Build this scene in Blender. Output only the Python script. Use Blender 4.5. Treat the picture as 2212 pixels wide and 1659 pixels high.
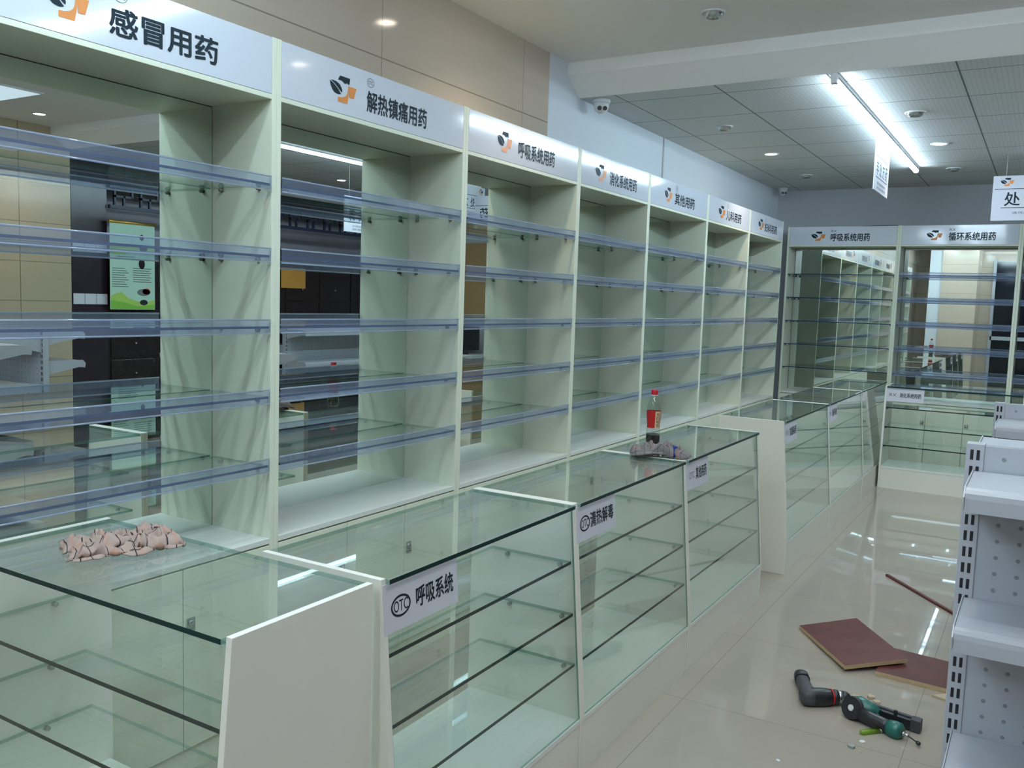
import bpy, bmesh, math, random
from mathutils import Vector, Matrix, noise
random.seed(7)
S = bpy.context.scene
for o in list(bpy.data.objects): bpy.data.objects.remove(o)
COL = S.collection
PI = math.pi

# ------------------------------------------------------------------ camera, world, exposure
CAM = Vector((2.2501, -1.6691, 1.5501))
cd = bpy.data.cameras.new('camera'); cam = bpy.data.objects.new('camera', cd); COL.objects.link(cam)
cd.sensor_width = 36.0; cd.sensor_fit = 'HORIZONTAL'; cd.lens = 1908.06/2212*36; cd.clip_start = 0.05
def _cam():
    y, p, r = math.radians(-31.0323), math.radians(-5.4563), math.radians(1.8801)
    f = Vector((math.sin(y)*math.cos(p), math.cos(y)*math.cos(p), math.sin(p)))
    rt = Vector((math.cos(y), -math.sin(y), 0)); up = rt.cross(f)
    r2 = rt*math.cos(r)+up*math.sin(r); u2 = -rt*math.sin(r)+up*math.cos(r)
    cam.matrix_world = Matrix(((r2.x,u2.x,-f.x,CAM.x),(r2.y,u2.y,-f.y,CAM.y),(r2.z,u2.z,-f.z,CAM.z),(0,0,0,1)))
_cam(); S.camera = cam
w = bpy.data.worlds.new('World'); S.world = w; w.use_nodes = True
w.node_tree.nodes['Background'].inputs[0].default_value = (0.5,0.56,0.65,1); w.node_tree.nodes['Background'].inputs[1].default_value = 0.05
S.view_settings.view_transform = 'Standard'; S.view_settings.look = 'None'
S.view_settings.exposure = 0.27; S.view_settings.gamma = 1.0; S.view_settings.use_curve_mapping = False
cy = S.cycles; cy.max_bounces = 9; cy.diffuse_bounces = 4; cy.glossy_bounces = 6; cy.transmission_bounces = 4; cy.transparent_max_bounces = 32
cy.use_denoising = True; cy.sample_clamp_indirect = 6.0; cy.caustics_reflective = False; cy.caustics_refractive = False
TUBE_E, DOWN_E, SPOT_W = 60.0, 25.0, 20.0
TUBE_C, DOWN_C = (0.66,0.86,1.0), (1.0,0.87,0.70)

# ------------------------------------------------------------------ materials
def new_mat(name):
    m = bpy.data.materials.new(name); m.use_nodes = True; nt = m.node_tree
    return m, nt, nt.nodes, nt.links
def pmat(name, col, rough=0.5, metal=0.0, noise_amt=0.0, nscale=8.0, bump=0.0, bscale=40.0, stretch=None, spec=0.5, coat=0.0):
    m, nt, N, L = new_mat(name); b = N['Principled BSDF']
    b.inputs['Base Color'].default_value = (*col,1); b.inputs['Roughness'].default_value = rough; b.inputs['Metallic'].default_value = metal
    b.inputs['Specular IOR Level'].default_value = spec; b.inputs['Coat Weight'].default_value = coat; b.inputs['Coat Roughness'].default_value = 0.05
    tc = N.new('ShaderNodeTexCoord'); mp = N.new('ShaderNodeMapping'); L.new(tc.outputs['Object'], mp.inputs[0])
    if stretch: mp.inputs['Scale'].default_value = stretch
    if noise_amt > 0:
        nz = N.new('ShaderNodeTexNoise'); nz.inputs['Scale'].default_value = nscale; nz.inputs['Detail'].default_value = 5; L.new(mp.outputs[0], nz.inputs[0])
        mx = N.new('ShaderNodeMix'); mx.data_type = 'RGBA'
        mx.inputs[6].default_value = (*[max(0,c*(1-noise_amt)) for c in col],1); mx.inputs[7].default_value = (*[min(1,c*(1+noise_amt)) for c in col],1)
        L.new(nz.outputs[0], mx.inputs[0]); L.new(mx.outputs[2], b.inputs['Base Color'])
    if bump > 0:
        nb = N.new('ShaderNodeTexNoise'); nb.inputs['Scale'].default_value = bscale; nb.inputs['Detail'].default_value = 3; L.new(mp.outputs[0], nb.inputs[0])
        bp = N.new('ShaderNodeBump'); bp.inputs['Strength'].default_value = bump; bp.inputs['Distance'].default_value = 0.01
        L.new(nb.outputs[0], bp.inputs['Height']); L.new(bp.outputs[0], b.inputs['Normal'])
    return m
def math_node(N, L, op, a, b=None, c=None):
    n = N.new('ShaderNodeMath'); n.operation = op
    for i, v in enumerate((a, b, c)):
        if v is None: continue
        if isinstance(v, (int, float)): n.inputs[i].default_value = v
        else: L.new(v, n.inputs[i])
    return n.outputs[0]
def line_mask(N, L, coord, x0, pitch, width):
    f = math_node(N, L, 'FRACT', math_node(N, L, 'DIVIDE', math_node(N, L, 'SUBTRACT', coord, x0-width/2), pitch))
    return math_node(N, L, 'LESS_THAN', f, width/pitch)
def tiled(name, col, linecol, ax1, ax2, rough, noise_amt=0.06, nscale=2.0, dots=None, bump=0.0, stretch=None, bscale=1.5):
    m, nt, N, L = new_mat(name); b = N['Principled BSDF']; b.inputs['Roughness'].default_value = rough
    g = N.new('ShaderNodeNewGeometry'); sp = N.new('ShaderNodeSeparateXYZ'); L.new(g.outputs['Position'], sp.inputs[0])
    mk = None
    for ax in (ax1, ax2):
        if ax is None: continue
        k = line_mask(N, L, sp.outputs[ax[0]], ax[1], ax[2], ax[3])
        mk = k if mk is None else math_node(N, L, 'MAXIMUM', mk, k)
    mp = N.new('ShaderNodeMapping'); L.new(g.outputs['Position'], mp.inputs[0])
    if stretch: mp.inputs['Scale'].default_value = stretch
    nz = N.new('ShaderNodeTexNoise'); nz.inputs['Scale'].default_value = nscale; nz.inputs['Detail'].default_value = 6; L.new(mp.outputs[0], nz.inputs[0])
    mx = N.new('ShaderNodeMix'); mx.data_type = 'RGBA'; L.new(nz.outputs[0], mx.inputs[0])
    mx.inputs[6].default_value = (*[c*(1-noise_amt) for c in col],1); mx.inputs[7].default_value = (*[min(1,c*(1+noise_amt)) for c in col],1)
    out = mx.outputs[2]
    if dots:
        d1 = line_mask(N, L, sp.outputs[0], 0, dots[0], dots[1]); d2 = line_mask(N, L, sp.outputs[1], 0, dots[0], dots[1])
        dk = math_node(N, L, 'MULTIPLY', d1, d2)
        m2 = N.new('ShaderNodeMix'); m2.data_type = 'RGBA'; L.new(dk, m2.inputs[0]); L.new(out, m2.inputs[6]); m2.inputs[7].default_value = (*dots[2],1); out = m2.outputs[2]
    m3 = N.new('ShaderNodeMix'); m3.data_type = 'RGBA'; L.new(mk, m3.inputs[0]); L.new(out, m3.inputs[6]); m3.inputs[7].default_value = (*linecol,1)
    L.new(m3.outputs[2], b.inputs['Base Color'])
    if bump > 0:
        nb = N.new('ShaderNodeTexNoise'); nb.inputs['Scale'].default_value = bscale; L.new(g.outputs['Position'], nb.inputs[0])
        bp = N.new('ShaderNodeBump'); bp.inputs['Strength'].default_value = bump; bp.inputs['Distance'].default_value = 0.01
        L.new(nb.outputs[0], bp.inputs['Height']); L.new(bp.outputs[0], b.inputs['Normal'])
    return m
def glass_mat(name, tint, ior=1.5, haze=None, haze_amt=0.0, rough=0.0):
    m, nt, N, L = new_mat(name); N.remove(N['Principled BSDF']); out = N['Material Output']
    tr = N.new('ShaderNodeBsdfTransparent'); tr.inputs[0].default_value = (*tint,1)
    gl = N.new('ShaderNodeBsdfGlossy'); gl.inputs['Roughness'].default_value = rough; gl.inputs[0].default_value = (1,1,1,1)
    lw = N.new('ShaderNodeLayerWeight'); lw.inputs[0].default_value = 0.5; f0 = ((ior-1)/(ior+1))**2
    fres = math_node(N, L, 'MULTIPLY_ADD', math_node(N, L, 'POWER', lw.outputs['Facing'], 5.0), 1-f0, f0)
    base = tr.outputs[0]
    if haze:
        df = N.new('ShaderNodeBsdfDiffuse'); df.inputs[0].default_value = (*haze,1)
        tl = N.new('ShaderNodeBsdfTranslucent'); tl.inputs[0].default_value = (*haze,1)
        ad = N.new('ShaderNodeMixShader'); ad.inputs[0].default_value = 0.4; L.new(df.outputs[0], ad.inputs[1]); L.new(tl.outputs[0], ad.inputs[2])
        mh = N.new('ShaderNodeMixShader'); mh.inputs[0].default_value = haze_amt; L.new(base, mh.inputs[1]); L.new(ad.outputs[0], mh.inputs[2]); base = mh.outputs[0]
    ms = N.new('ShaderNodeMixShader'); L.new(fres, ms.inputs[0]); L.new(base, ms.inputs[1]); L.new(gl.outputs[0], ms.inputs[2])
    L.new(ms.outputs[0], out.inputs[0]); return m
def emit_mat(name, col, strength):
    m, nt, N, L = new_mat(name); N.remove(N['Principled BSDF']); e = N.new('ShaderNodeEmission')
    e.inputs[0].default_value = (*col,1); e.inputs[1].default_value = strength; L.new(e.outputs[0], N['Material Output'].inputs[0]); return m
def mirror_mat(name, col):
    m, nt, N, L = new_mat(name); N.remove(N['Principled BSDF']); g = N.new('ShaderNodeBsdfGlossy'); g.inputs[0].default_value = (*col,1); g.inputs['Roughness'].default_value = 0.0
    L.new(g.outputs[0], N['Material Output'].inputs[0]); return m
def plaid_mat(name, base, lines):
    m, nt, N, L = new_mat(name); b = N['Principled BSDF']; b.inputs['Roughness'].default_value = 0.9; b.inputs['Specular IOR Level'].default_value = 0.1
    uv = N.new('ShaderNodeUVMap'); sp = N.new('ShaderNodeSeparateXYZ'); L.new(uv.outputs[0], sp.inputs[0])
    nz = N.new('ShaderNodeTexNoise'); nz.inputs['Scale'].default_value = 25; L.new(uv.outputs[0], nz.inputs[0])
    mx = N.new('ShaderNodeMix'); mx.data_type = 'RGBA'; L.new(nz.outputs[0], mx.inputs[0])
    mx.inputs[6].default_value = (*[c*0.8 for c in base],1); mx.inputs[7].default_value = (*[min(1,c*1.15) for c in base],1)
    cur = mx.outputs[2]
    for ax, x0, pitch, wd, col, amt in lines:
        k = math_node(N, L, 'MULTIPLY', line_mask(N, L, sp.outputs[ax], x0, pitch, wd), amt)
        q = N.new('ShaderNodeMix'); q.data_type = 'RGBA'; L.new(k, q.inputs[0]); L.new(cur, q.inputs[6]); q.inputs[7].default_value = (*col,1); cur = q.outputs[2]
    L.new(cur, b.inputs['Base Color'])
    nb = N.new('ShaderNodeTexNoise'); nb.inputs['Scale'].default_value = 180; L.new(uv.outputs[0], nb.inputs[0])
    bp = N.new('ShaderNodeBump'); bp.inputs['Strength'].default_value = 0.4; bp.inputs['Distance'].default_value = 0.002; L.new(nb.outputs[0], bp.inputs['Height']); L.new(bp.outputs[0], b.inputs['Normal'])
    return m

M = {}
M['lam'] = pmat('cream_laminate', (0.83,0.86,0.69), 0.42, noise_amt=0.03, nscale=6, stretch=(1,1,8))
M['lam_deck'] = pmat('streaked_cream_laminate', (0.82,0.84,0.78), 0.32, noise_amt=0.09, nscale=5, stretch=(1.2,14,14))
M['edge'] = pmat('cream_edge_banding', (0.84,0.82,0.73), 0.4, noise_amt=0.02)
M['header'] = pmat('glossy_white_acrylic', (0.72,0.75,0.82), 0.10, bump=0.10, bscale=3.0, coat=0.3)
M['ink'] = pmat('dark_slate_ink', (0.010,0.024,0.034), 0.45, noise_amt=0.1, spec=0.2)
M['ink_thin'] = pmat('grey_ink', (0.10,0.11,0.13), 0.4, noise_amt=0.1)
M['orange'] = pmat('orange_ink', (0.78,0.27,0.05), 0.35, noise_amt=0.05)
M['paper'] = pmat('white_card', (0.66,0.66,0.72), 0.5, noise_amt=0.02)
M['glass'] = glass_mat('clear_green_glass', (0.95,0.978,0.968))
M['glass_shelf'] = glass_mat('clear_shelf_glass', (0.975,0.99,0.984))
M['glass_edge'] = pmat('dark_green_glass_edge', (0.006,0.030,0.028), 0.35, noise_amt=0.2, spec=0.2)
M['soft_edge'] = glass_mat('pale_green_glass_edge', (0.62,0.80,0.75), haze=(0.25,0.42,0.38), haze_amt=0.35)
M['shelf_edge'] = pmat('blue_green_glass_edge', (0.012,0.04,0.11), 0.35, noise_amt=0.2, spec=0.2)
M['pvc'] = glass_mat('bluish_clear_plastic', (0.88,0.92,0.985), 1.45, haze=(0.66,0.75,0.97), haze_amt=0.15, rough=0.06)
M['bead'] = glass_mat('lip_with_painted_highlight', (0.9,0.93,0.985), 1.6, haze=(0.70,0.78,0.95), haze_amt=0.5, rough=0.08)  # lip made paler to paint in the highlight along its edge
M['mirror'] = mirror_mat('mirror_silver', (0.78,0.86,0.82))
M['chrome'] = pmat('worn_chrome', (0.55,0.56,0.57), 0.25, metal=1.0, noise_amt=0.1)
M['peg'] = pmat('dull_zinc', (0.22,0.22,0.20), 0.35, metal=0.8, noise_amt=0.1)
M['dark_gap'] = pmat('painted_gap_shade', (0.02,0.025,0.025), 0.5, noise_amt=0.1)
M['floor'] = tiled('polished_cream_tile', (0.395,0.343,0.285), (0.26,0.225,0.185), (0,1.13,0.8,0.003), (1,1.585,0.8,0.003), 0.02, noise_amt=0.06, nscale=3, bump=0.012, bscale=1.2)
M['cream_tile'] = tiled('polished_beige_wall_tile', (0.57,0.475,0.385), (0.30,0.25,0.19), (2,2.575,0.6,0.006), (1,0.2,1.2,0.004), 0.10, noise_amt=0.07, nscale=1.2, stretch=(1,1,10))
M['cream_tile_x'] = tiled('beige_pillar_tile', (0.50,0.41,0.29), (0.24,0.19,0.13), (2,1.40,0.35,0.006), (1,2.82,1.2,0.008), 0.12, noise_amt=0.07, nscale=1.2, stretch=(1,1,10))
M['white_wall'] = pmat('white_wall_paint', (0.68,0.72,0.77), 0.6, noise_amt=0.03, nscale=3)
M['grey_wall'] = pmat('grey_wall_paint', (0.50,0.51,0.54), 0.6, noise_amt=0.03, nscale=3)
M['ceil'] = pmat('matt_ceiling_paint', (0.86,0.84,0.82), 0.8, noise_amt=0.02, nscale=3)
M['grid'] = tiled('perforated_ceiling_tile', (0.62,0.63,0.62), (0.09,0.10,0.11), (0,-0.075,0.613,0.009), (1,3.475,0.604,0.009), 0.55, noise_amt=0.03, dots=(0.025,0.008,(0.44,0.45,0.45)))  # dark grid lines paint the shade in the recesses between tiles
M['steel'] = pmat('white_powder_coated_steel', (0.46,0.475,0.52), 0.3, noise_amt=0.02)
M['hole'] = pmat('grey_peg_hole', (0.26,0.27,0.28), 0.7, noise_amt=0.1)
M['slot'] = pmat('black_slot', (0.015,0.015,0.02), 0.8, noise_amt=0.1)
M['tube'] = emit_mat('cool_white_tube_glow', TUBE_C, TUBE_E)
M['down'] = emit_mat('warm_downlight_glow', DOWN_C, DOWN_E)
M['panel'] = emit_mat('bluish_panel_glow', (0.72,0.86,1.0), 0.8)
M['white_plastic'] = pmat('white_plastic', (0.72,0.73,0.74), 0.3, noise_amt=0.02)
M['black'] = pmat('black_plastic', (0.02,0.02,0.024), 0.35, noise_amt=0.15)
M['darkgrey'] = pmat('dark_grey_rubber', (0.055,0.055,0.062), 0.55, noise_amt=0.15, bump=0.2)
M['red'] = pmat('red_plastic', (0.55,0.012,0.02), 0.3, noise_amt=0.05)
M['green'] = pmat('dark_teal_paint', (0.015,0.13,0.105), 0.3, noise_amt=0.15)
M['metal'] = pmat('steel_fitting', (0.5,0.5,0.5), 0.3, metal=1.0, noise_amt=0.1)
M['redfilm'] = pmat('worn_red_brown_film', (0.12,0.032,0.028), 0.45, noise_amt=0.45, nscale=9, spec=0.3)
M['ply'] = pmat('raw_plywood_edge', (0.50,0.36,0.20), 0.7, noise_amt=0.25, nscale=30, stretch=(1,1,6))
M['chip'] = pmat('pale_wood_chip', (0.50,0.40,0.28), 0.7, noise_amt=0.2)
M['chipg'] = pmat('grey_plaster_chip', (0.33,0.31,0.29), 0.8, noise_amt=0.2)
M['chipw'] = pmat('white_plaster_chip', (0.75,0.74,0.70), 0.7, noise_amt=0.05)
M['lime'] = glass_mat('lime_clear_plastic', (0.70,0.85,0.25), 1.45, haze=(0.35,0.55,0.08), haze_amt=0.45, rough=0.1)
M['bottle'] = glass_mat('clear_bottle_plastic', (0.90,0.93,0.92), 1.7, haze=(0.8,0.85,0.85), haze_amt=0.02)
M['cola'] = pmat('dark_cola', (0.012,0.005,0.004), 0.08, noise_amt=0.1)
M['label_red'] = pmat('red_label_paper', (0.55,0.015,0.015), 0.4, noise_amt=0.1, nscale=30)
M['label_cream'] = pmat('cream_label_paper', (0.72,0.55,0.32), 0.4, noise_amt=0.08)
M['brown_ink'] = pmat('brown_ink', (0.10,0.02,0.01), 0.5, noise_amt=0.1)
M['herb'] = pmat('dark_brown_lacquer', (0.020,0.012,0.014), 0.25, noise_amt=0.2)
M['purple'] = pmat('dark_purple_lacquer', (0.030,0.019,0.030), 0.22, noise_amt=0.2)
M['fret'] = pmat('dark_blue_fretwork', (0.02,0.03,0.06), 0.4, noise_amt=0.1)
M['gold'] = pmat('gold_rod', (0.65,0.42,0.10), 0.3, metal=0.8, noise_amt=0.3, nscale=120)
M['poster'] = pmat('pale_green_poster', (0.50,0.72,0.58), 0.5, noise_amt=0.05)
M['hill'] = pmat('green_print', (0.22,0.52,0.06), 0.5, noise_amt=0.2)
M['hill2'] = pmat('light_green_print', (0.40,0.62,0.12), 0.5, noise_amt=0.2)
M['amber'] = pmat('orange_board', (0.55,0.26,0.05), 0.5, noise_amt=0.1)
M['tan'] = pmat('tan_board', (0.42,0.26,0.12), 0.5, noise_amt=0.1)
M['nightglass'] = pmat('dark_glazed_shopfront', (0.008,0.009,0.016), 0.08, noise_amt=0.1)
M['lilac'] = pmat('pale_lilac_paint', (0.48,0.44,0.50), 0.6, noise_amt=0.03)
M['cloth1'] = plaid_mat('pink_beige_plaid', (0.42,0.31,0.265), [(0,0.02,0.06,0.0042,(0.03,0.02,0.03),0.95),(1,0.02,0.075,0.0042,(0.05,0.03,0.04),0.85),(0,0.045,0.12,0.006,(0.65,0.22,0.12),0.35),(1,0.05,0.15,0.007,(0.65,0.25,0.14),0.35)])
M['cloth2'] = plaid_mat('grey_beige_plaid', (0.24,0.21,0.205), [(0,0.02,0.05,0.0025,(0.03,0.03,0.06),0.9),(1,0.02,0.05,0.0025,(0.03,0.03,0.06),0.9),(0,0.365,9.0,0.022,(0.02,0.04,0.20),0.95),(0,0.40,9.0,0.012,(0.5,0.12,0.08),0.5),(1,0.04,0.1,0.005,(0.6,0.25,0.12),0.35)])

# ------------------------------------------------------------------ mesh helpers
class MB:
    def __init__(s): s.bm = bmesh.new(); s.mats = []
    def mi(s, m):
        if m not in s.mats: s.mats.append(m)
        return s.mats.index(m)
    def face(s, vs, m, smooth=False):
        try: f = s.bm.faces.new(vs)
        except ValueError: return None
        f.material_index = s.mi(m); f.smooth = smooth; return f
    def box(s, x0, x1, y0, y1, z0, z1, m, thin=None, edge=None, mat4=None, front=None):
        P = [Vector(p) for p in ((x0,y0,z0),(x1,y0,z0),(x1,y1,z0),(x0,y1,z0),(x0,y0,z1),(x1,y0,z1),(x1,y1,z1),(x0,y1,z1))]
        if mat4: P = [mat4 @ p for p in P]
        v = [s.bm.verts.new(p) for p in P]
        for idx, ax in (((0,3,2,1),2),((4,5,6,7),2),((0,1,5,4),1),((2,3,7,6),1),((1,2,6,5),0),((3,0,4,7),0)):
            s.face([v[i] for i in idx], m if (edge is None or ax == thin) else (front if (front and idx == (0,1,5,4)) else edge))
        return s
    def prism(s, pts, axis, a, b, m, side=None, caps=True, smooth=False):
        # pts 2D outline counter-clockwise; axis 0: (y,z), 1: (x,z), 2: (x,y)
        def P(p, t): return (t,p[0],p[1]) if axis == 0 else ((p[0],t,p[1]) if axis == 1 else (p[0],p[1],t))
        A = [s.bm.verts.new(P(p,a)) for p in pts]; B = [s.bm.verts.new(P(p,b)) for p in pts]; n = len(pts)
        if caps: s.face(A[::-1], m); s.face(B, m)
        for i in range(n): s.face([A[i],A[(i+1)%n],B[(i+1)%n],B[i]], side or m, smooth)
        return s
    def rings(s, rings, m, cap0=True, cap1=True, smooth=True, mats=None):
        R = [[s.bm.verts.new(p) for p in r] for r in rings]; n = len(R[0])
        for k in range(len(R)-1):
            mm = mats[k] if mats else m
            for i in range(n): s.face([R[k][i],R[k][(i+1)%n],R[k+1][(i+1)%n],R[k+1][i]], mm, smooth)
        if cap0: s.face(R[0][::-1], mats[0] if mats else m)
        if cap1: s.face(R[-1], mats[-1] if mats else m)
        return s
    def lathe(s, prof, m, org=(0,0,0), axis=(0,0,1), n=24, mats=None, cap0=True, cap1=True):
        z = Vector(axis).normalized(); x = z.orthogonal().normalized(); y = z.cross(x); o = Vector(org)
        return s.rings([[o+z*h+(x*math.cos(2*PI*i/n)+y*math.sin(2*PI*i/n))*max(r,1e-5) for i in range(n)] for r,h in prof], m, cap0, cap1, True, mats)
    def loft(s, secs, m, up=(0,0,1), n=18, mats=None, power=2.0):
        # secs: (centre, half width, half height) ; superelliptic sections along the path
        U = Vector(up); C = [Vector(c[0]) for c in secs]; out = []
        for k, (c, a, b) in enumerate(secs):
            d = (C[min(k+1,len(C)-1)]-C[max(k-1,0)]).normalized(); sd = d.cross(U).normalized(); u2 = sd.cross(d)
            ring = []
            for i in range(n):
                t = 2*PI*i/n; cc, ss = math.cos(t), math.sin(t)
                ring.append(C[k]+sd*a*math.copysign(abs(cc)**(2/power),cc)+u2*b*math.copysign(abs(ss)**(2/power),ss))
            out.append(ring)
        return s.rings(out, m, True, True, True, mats)
    def tube(s, pts, r, m, n=10):
        P = [Vector(p) for p in pts]; out = []; ref = None
        for k, p in enumerate(P):
            d = (P[min(k+1,len(P)-1)]-P[max(k-1,0)]).normalized()
            x = d.orthogonal().normalized() if ref is None else (ref-d*ref.dot(d)).normalized()
            ref = x; y = d.cross(x); out.append([p+(x*math.cos(2*PI*i/n)+y*math.sin(2*PI*i/n))*r for i in range(n)])
        return s.rings(out, m)
    def build(s, name, parent=None, bevel=0.0, loc=None):
        me = bpy.data.meshes.new(name); bmesh.ops.recalc_face_normals(s.bm, faces=s.bm.faces[:]); s.bm.to_mesh(me); s.bm.free()
        for m in s.mats: me.materials.append(m)
        o = bpy.data.objects.new(name, me); COL.objects.link(o)
        if parent: o.parent = parent
        if loc: o.location = loc
        if bevel > 0:
            md = o.modifiers.new('bevel','BEVEL'); md.width = bevel; md.segments = 2; md.limit_method = 'ANGLE'; md.angle_limit = math.radians(40)
        return o
def box(name, x0, x1, y0, y1, z0, z1, m, parent=None, bevel=0.0, thin=None, edge=None):
    return MB().box(x0,x1,y0,y1,z0,z1,m,thin,edge).build(name, parent, bevel)
def linked(o, parent, loc):
    c = o.copy(); COL.objects.link(c); c.parent = parent; c.location = loc; return c
def thing(name, label, cat, loc=(0,0,0), rz=0.0, group=None):
    o = bpy.data.objects.new(name, None); COL.objects.link(o); o.location = loc; o.rotation_euler = (0,0,rz); o.empty_display_size = 0.1
    o['label'] = label; o['category'] = cat
    if group: o['group'] = group
    return o
def tag(o, label, cat, group=None):
    o['label'] = label; o['category'] = cat
    if group: o['group'] = group
    return o
def settle(t):
    # the parts above were modelled in room coordinates: put them back under the thing's own origin
    for c in t.children: c.location = -t.location
    return t
def struct(o): o['kind'] = 'structure'; return o
_tc = {}
def text_geo(body, bold):
    k = (body, bold)
    if k not in _tc:
        cu = bpy.data.curves.new('t','FONT'); cu.body = body; cu.size = 1.0; cu.extrude = 0.0; cu.offset = bold; cu.resolution_u = 3
        ob = bpy.data.objects.new('t', cu); COL.objects.link(ob); dg = bpy.context.evaluated_depsgraph_get()
        me = bpy.data.meshes.new_from_object(ob.evaluated_get(dg)); bpy.data.objects.remove(ob)
        V = [v.co.copy() for v in me.vertices]; F = [tuple(p.vertices) for p in me.polygons]; _tc[k] = (V, F); bpy.data.meshes.remove(me)
    return _tc[k]
def add_text(mb, body, x0, x1, z0, z1, y, m, bold=0.02, fn=None):
    # lettering stretched into x0..x1, z0..z1 on the plane y, readable from -y ; fn remaps (x,y,z)
    # heavier strokes: the same glyphs again, shifted a little each way
    V, F = text_geo(body, 0.0)
    if not V: return
    ax0 = min(v.x for v in V); ax1 = max(v.x for v in V); ay0 = min(v.y for v in V); ay1 = max(v.y for v in V)
    sh = [(0,0)] if bold <= 0 else [(0,0)]+[(bold*math.cos(k*PI/4), bold*math.sin(k*PI/4)) for k in range(8)]
    for q, (dx, dy) in enumerate(sh):
        vs = []
        for v in V:
            p = (x0+(v.x+dx-ax0)/(ax1-ax0)*(x1-x0), y-q*8e-6, z0+(v.y+dy-ay0)/(ay1-ay0)*(z1-z0))
            vs.append(mb.bm.verts.new(fn(*p) if fn else p))
        for f in F: mb.face([vs[i] for i in f], m)
def add_poly(mb, pts, y, m, fn=None):
    vs = [mb.bm.verts.new(fn(p[0],y,p[1]) if fn else (p[0],y,p[1])) for p in pts]; mb.face(vs, m)
def add_ring(mb, cx, cz, rx, rz, t, y, m, fn=None, n=40):
    A = []; B = []
    for i in range(n):
        a = 2*PI*i/n
        p = (cx+rx*math.cos(a), y, cz+rz*math.sin(a)); q = (cx+(rx-t)*math.cos(a), y, cz+(rz-t)*math.sin(a))
        A.append(mb.bm.verts.new(fn(*p) if fn else p)); B.append(mb.bm.verts.new(fn(*q) if fn else q))
    for i in range(n): mb.face([A[i],A[(i+1)%n],B[(i+1)%n],B[i]], m)
CAP = [(465,107),(650,111),(640,253),(618,240),(590,228),(565,250),(550,258),(530,232),(500,207),(465,203),(430,211)]
LEAF1 = [(300,258),(345,250),(400,255),(445,282),(470,310),(495,360),(508,400),(510,419),(505,465),(470,430),(430,375),(380,318),(330,275)]
LEAF2 = [(285,271),(330,295),(380,340),(430,400),(462,452),(490,495),(465,512),(440,519),(400,512),(370,498),(340,462),(320,422),(305,382),(295,339)]
CRS1 = [(615,285),(770,282),(748,400),(725,525),(645,527),(642,440),(640,363),(634,440),(625,517),(615,595),(605,673),(520,672),(430,671),(430,571),(490,565),(540,541),(572,512),(590,480),(603,440),(610,400)]
def add_logo(mb, x0, x1, z0, z1, y, fn=None):
    def T(P): return [(x0+(a-285)/490*(x1-x0), z1-(b-107)/566*(z1-z0)) for a,b in P]
    for P in (CAP, LEAF1, LEAF2): add_poly(mb, T(P), y, M['ink'], fn)
    add_poly(mb, T(CRS1), y, M['orange'], fn)

# ------------------------------------------------------------------ the setting
X0, X1, Y0, Y1 = -0.31, 5.6, -4.2, 7.97
ZN, ZG, YB = 2.965, 2.79, 3.12
struct(box('floor', X0-0.2, X1+0.2, Y0-0.2, Y1+0.2, -0.1, 0, M['floor']))
struct(box('ceiling', X0-0.2, X1+0.2, Y0-0.2, YB, ZN, ZN+0.1, M['ceil']))
struct(box('ceiling', X0-0.2, X1+0.2, 3.275, Y1+0.2, ZG, ZG+0.1, M['grid']))
struct(MB().prism([(YB,ZN+0.1),(YB,2.895),(3.275,ZG),(3.275,ZN+0.1)], 0, X0-0.2, X1+0.2, M['ceil']).build('trim_1'))
struct(MB().box(X0-0.2,X0,Y0-0.2,2.89,-0.1,ZN,M['cream_tile']).build('wall_left'))
struct(MB().box(X0-0.2,X0,2.89,Y1+0.2,-0.1,ZN,M['white_wall']).build('wall_left'))
struct(box('trim_2', X0, X0+0.008, 4.655, 4.675, 2.3, ZG, M['grey_wall']))
struct(box('wall_back', X0-0.2, X1+0.2, Y1, Y1+0.2, -0.1, ZN, M['grey_wall']))
struct(box('wall_right', X1, X1+0.2, Y0-0.2, Y1+0.2, -0.1, ZN, M['lilac']))
struct(MB().box(X0-0.2,X1+0.2,Y0-0.2,Y0,-0.1,ZN,M['cream_tile']).build('wall_front'))
# dark glazed shop entrance in the front wall, mirrored in the far cabinets
d = struct(MB().box(1.2,3.6,Y0,Y0+0.03,0.02,2.7,M['nightglass']).build('window_1'))
for k in range(4):
    struct(box('window_frame', 1.17+k*0.8, 1.23+k*0.8, Y0+0.03, Y0+0.07, 0.0, 2.75, M['steel'], d))
struct(box('window_frame', 1.2, 3.6, Y0+0.03, Y0+0.07, 1.02, 1.10, M['steel'], d))
struct(MB().box(0.28,0.95,-4.2,-3.0,0,ZN,M['cream_tile']).build('trim_3'))
struct(MB().box(0.04,0.28,-4.2,-3.05,0,ZN,M['white_wall']).build('trim_4'))
struct(MB().box(5.0,X1,2.25,3.30,0,ZN,M['cream_tile_x']).build('trim_5'))

# ------------------------------------------------------------------ lights and ceiling fittings
def tube_light(loc, length, along, label):
    t = thing('tube_light', label, 'tube light', loc, 0 if along == 'y' else -PI/2, 'tube lights')
    h = length/2
    MB().box(-0.022,0.022,-h,h,-0.016,0.0,M['white_plastic']).build('batten', t, 0.002)
    arc = [(0.020*math.sin(a),-0.033-0.020*math.cos(a)) for a in [math.radians(-98+196*k/12) for k in range(13)]]
    MB().prism(arc, 1, -h+0.015, h-0.015, M['tube'], smooth=True).build('glowing_tube', t)
    bk = [(0.020*math.sin(a),-0.033-0.020*math.cos(a)) for a in [math.radians(98+164*k/8) for k in range(9)]]
    MB().prism(bk, 1, -h+0.016, h-0.016, M['white_plastic']).build('tube_back', t)
    for s in (-1,1): MB().box(-0.016,0.016,s*h-0.02,s*h+0.02,-0.053,0.0,M['white_plastic']).build('end_cap', t, 0.004)
    return t
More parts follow.
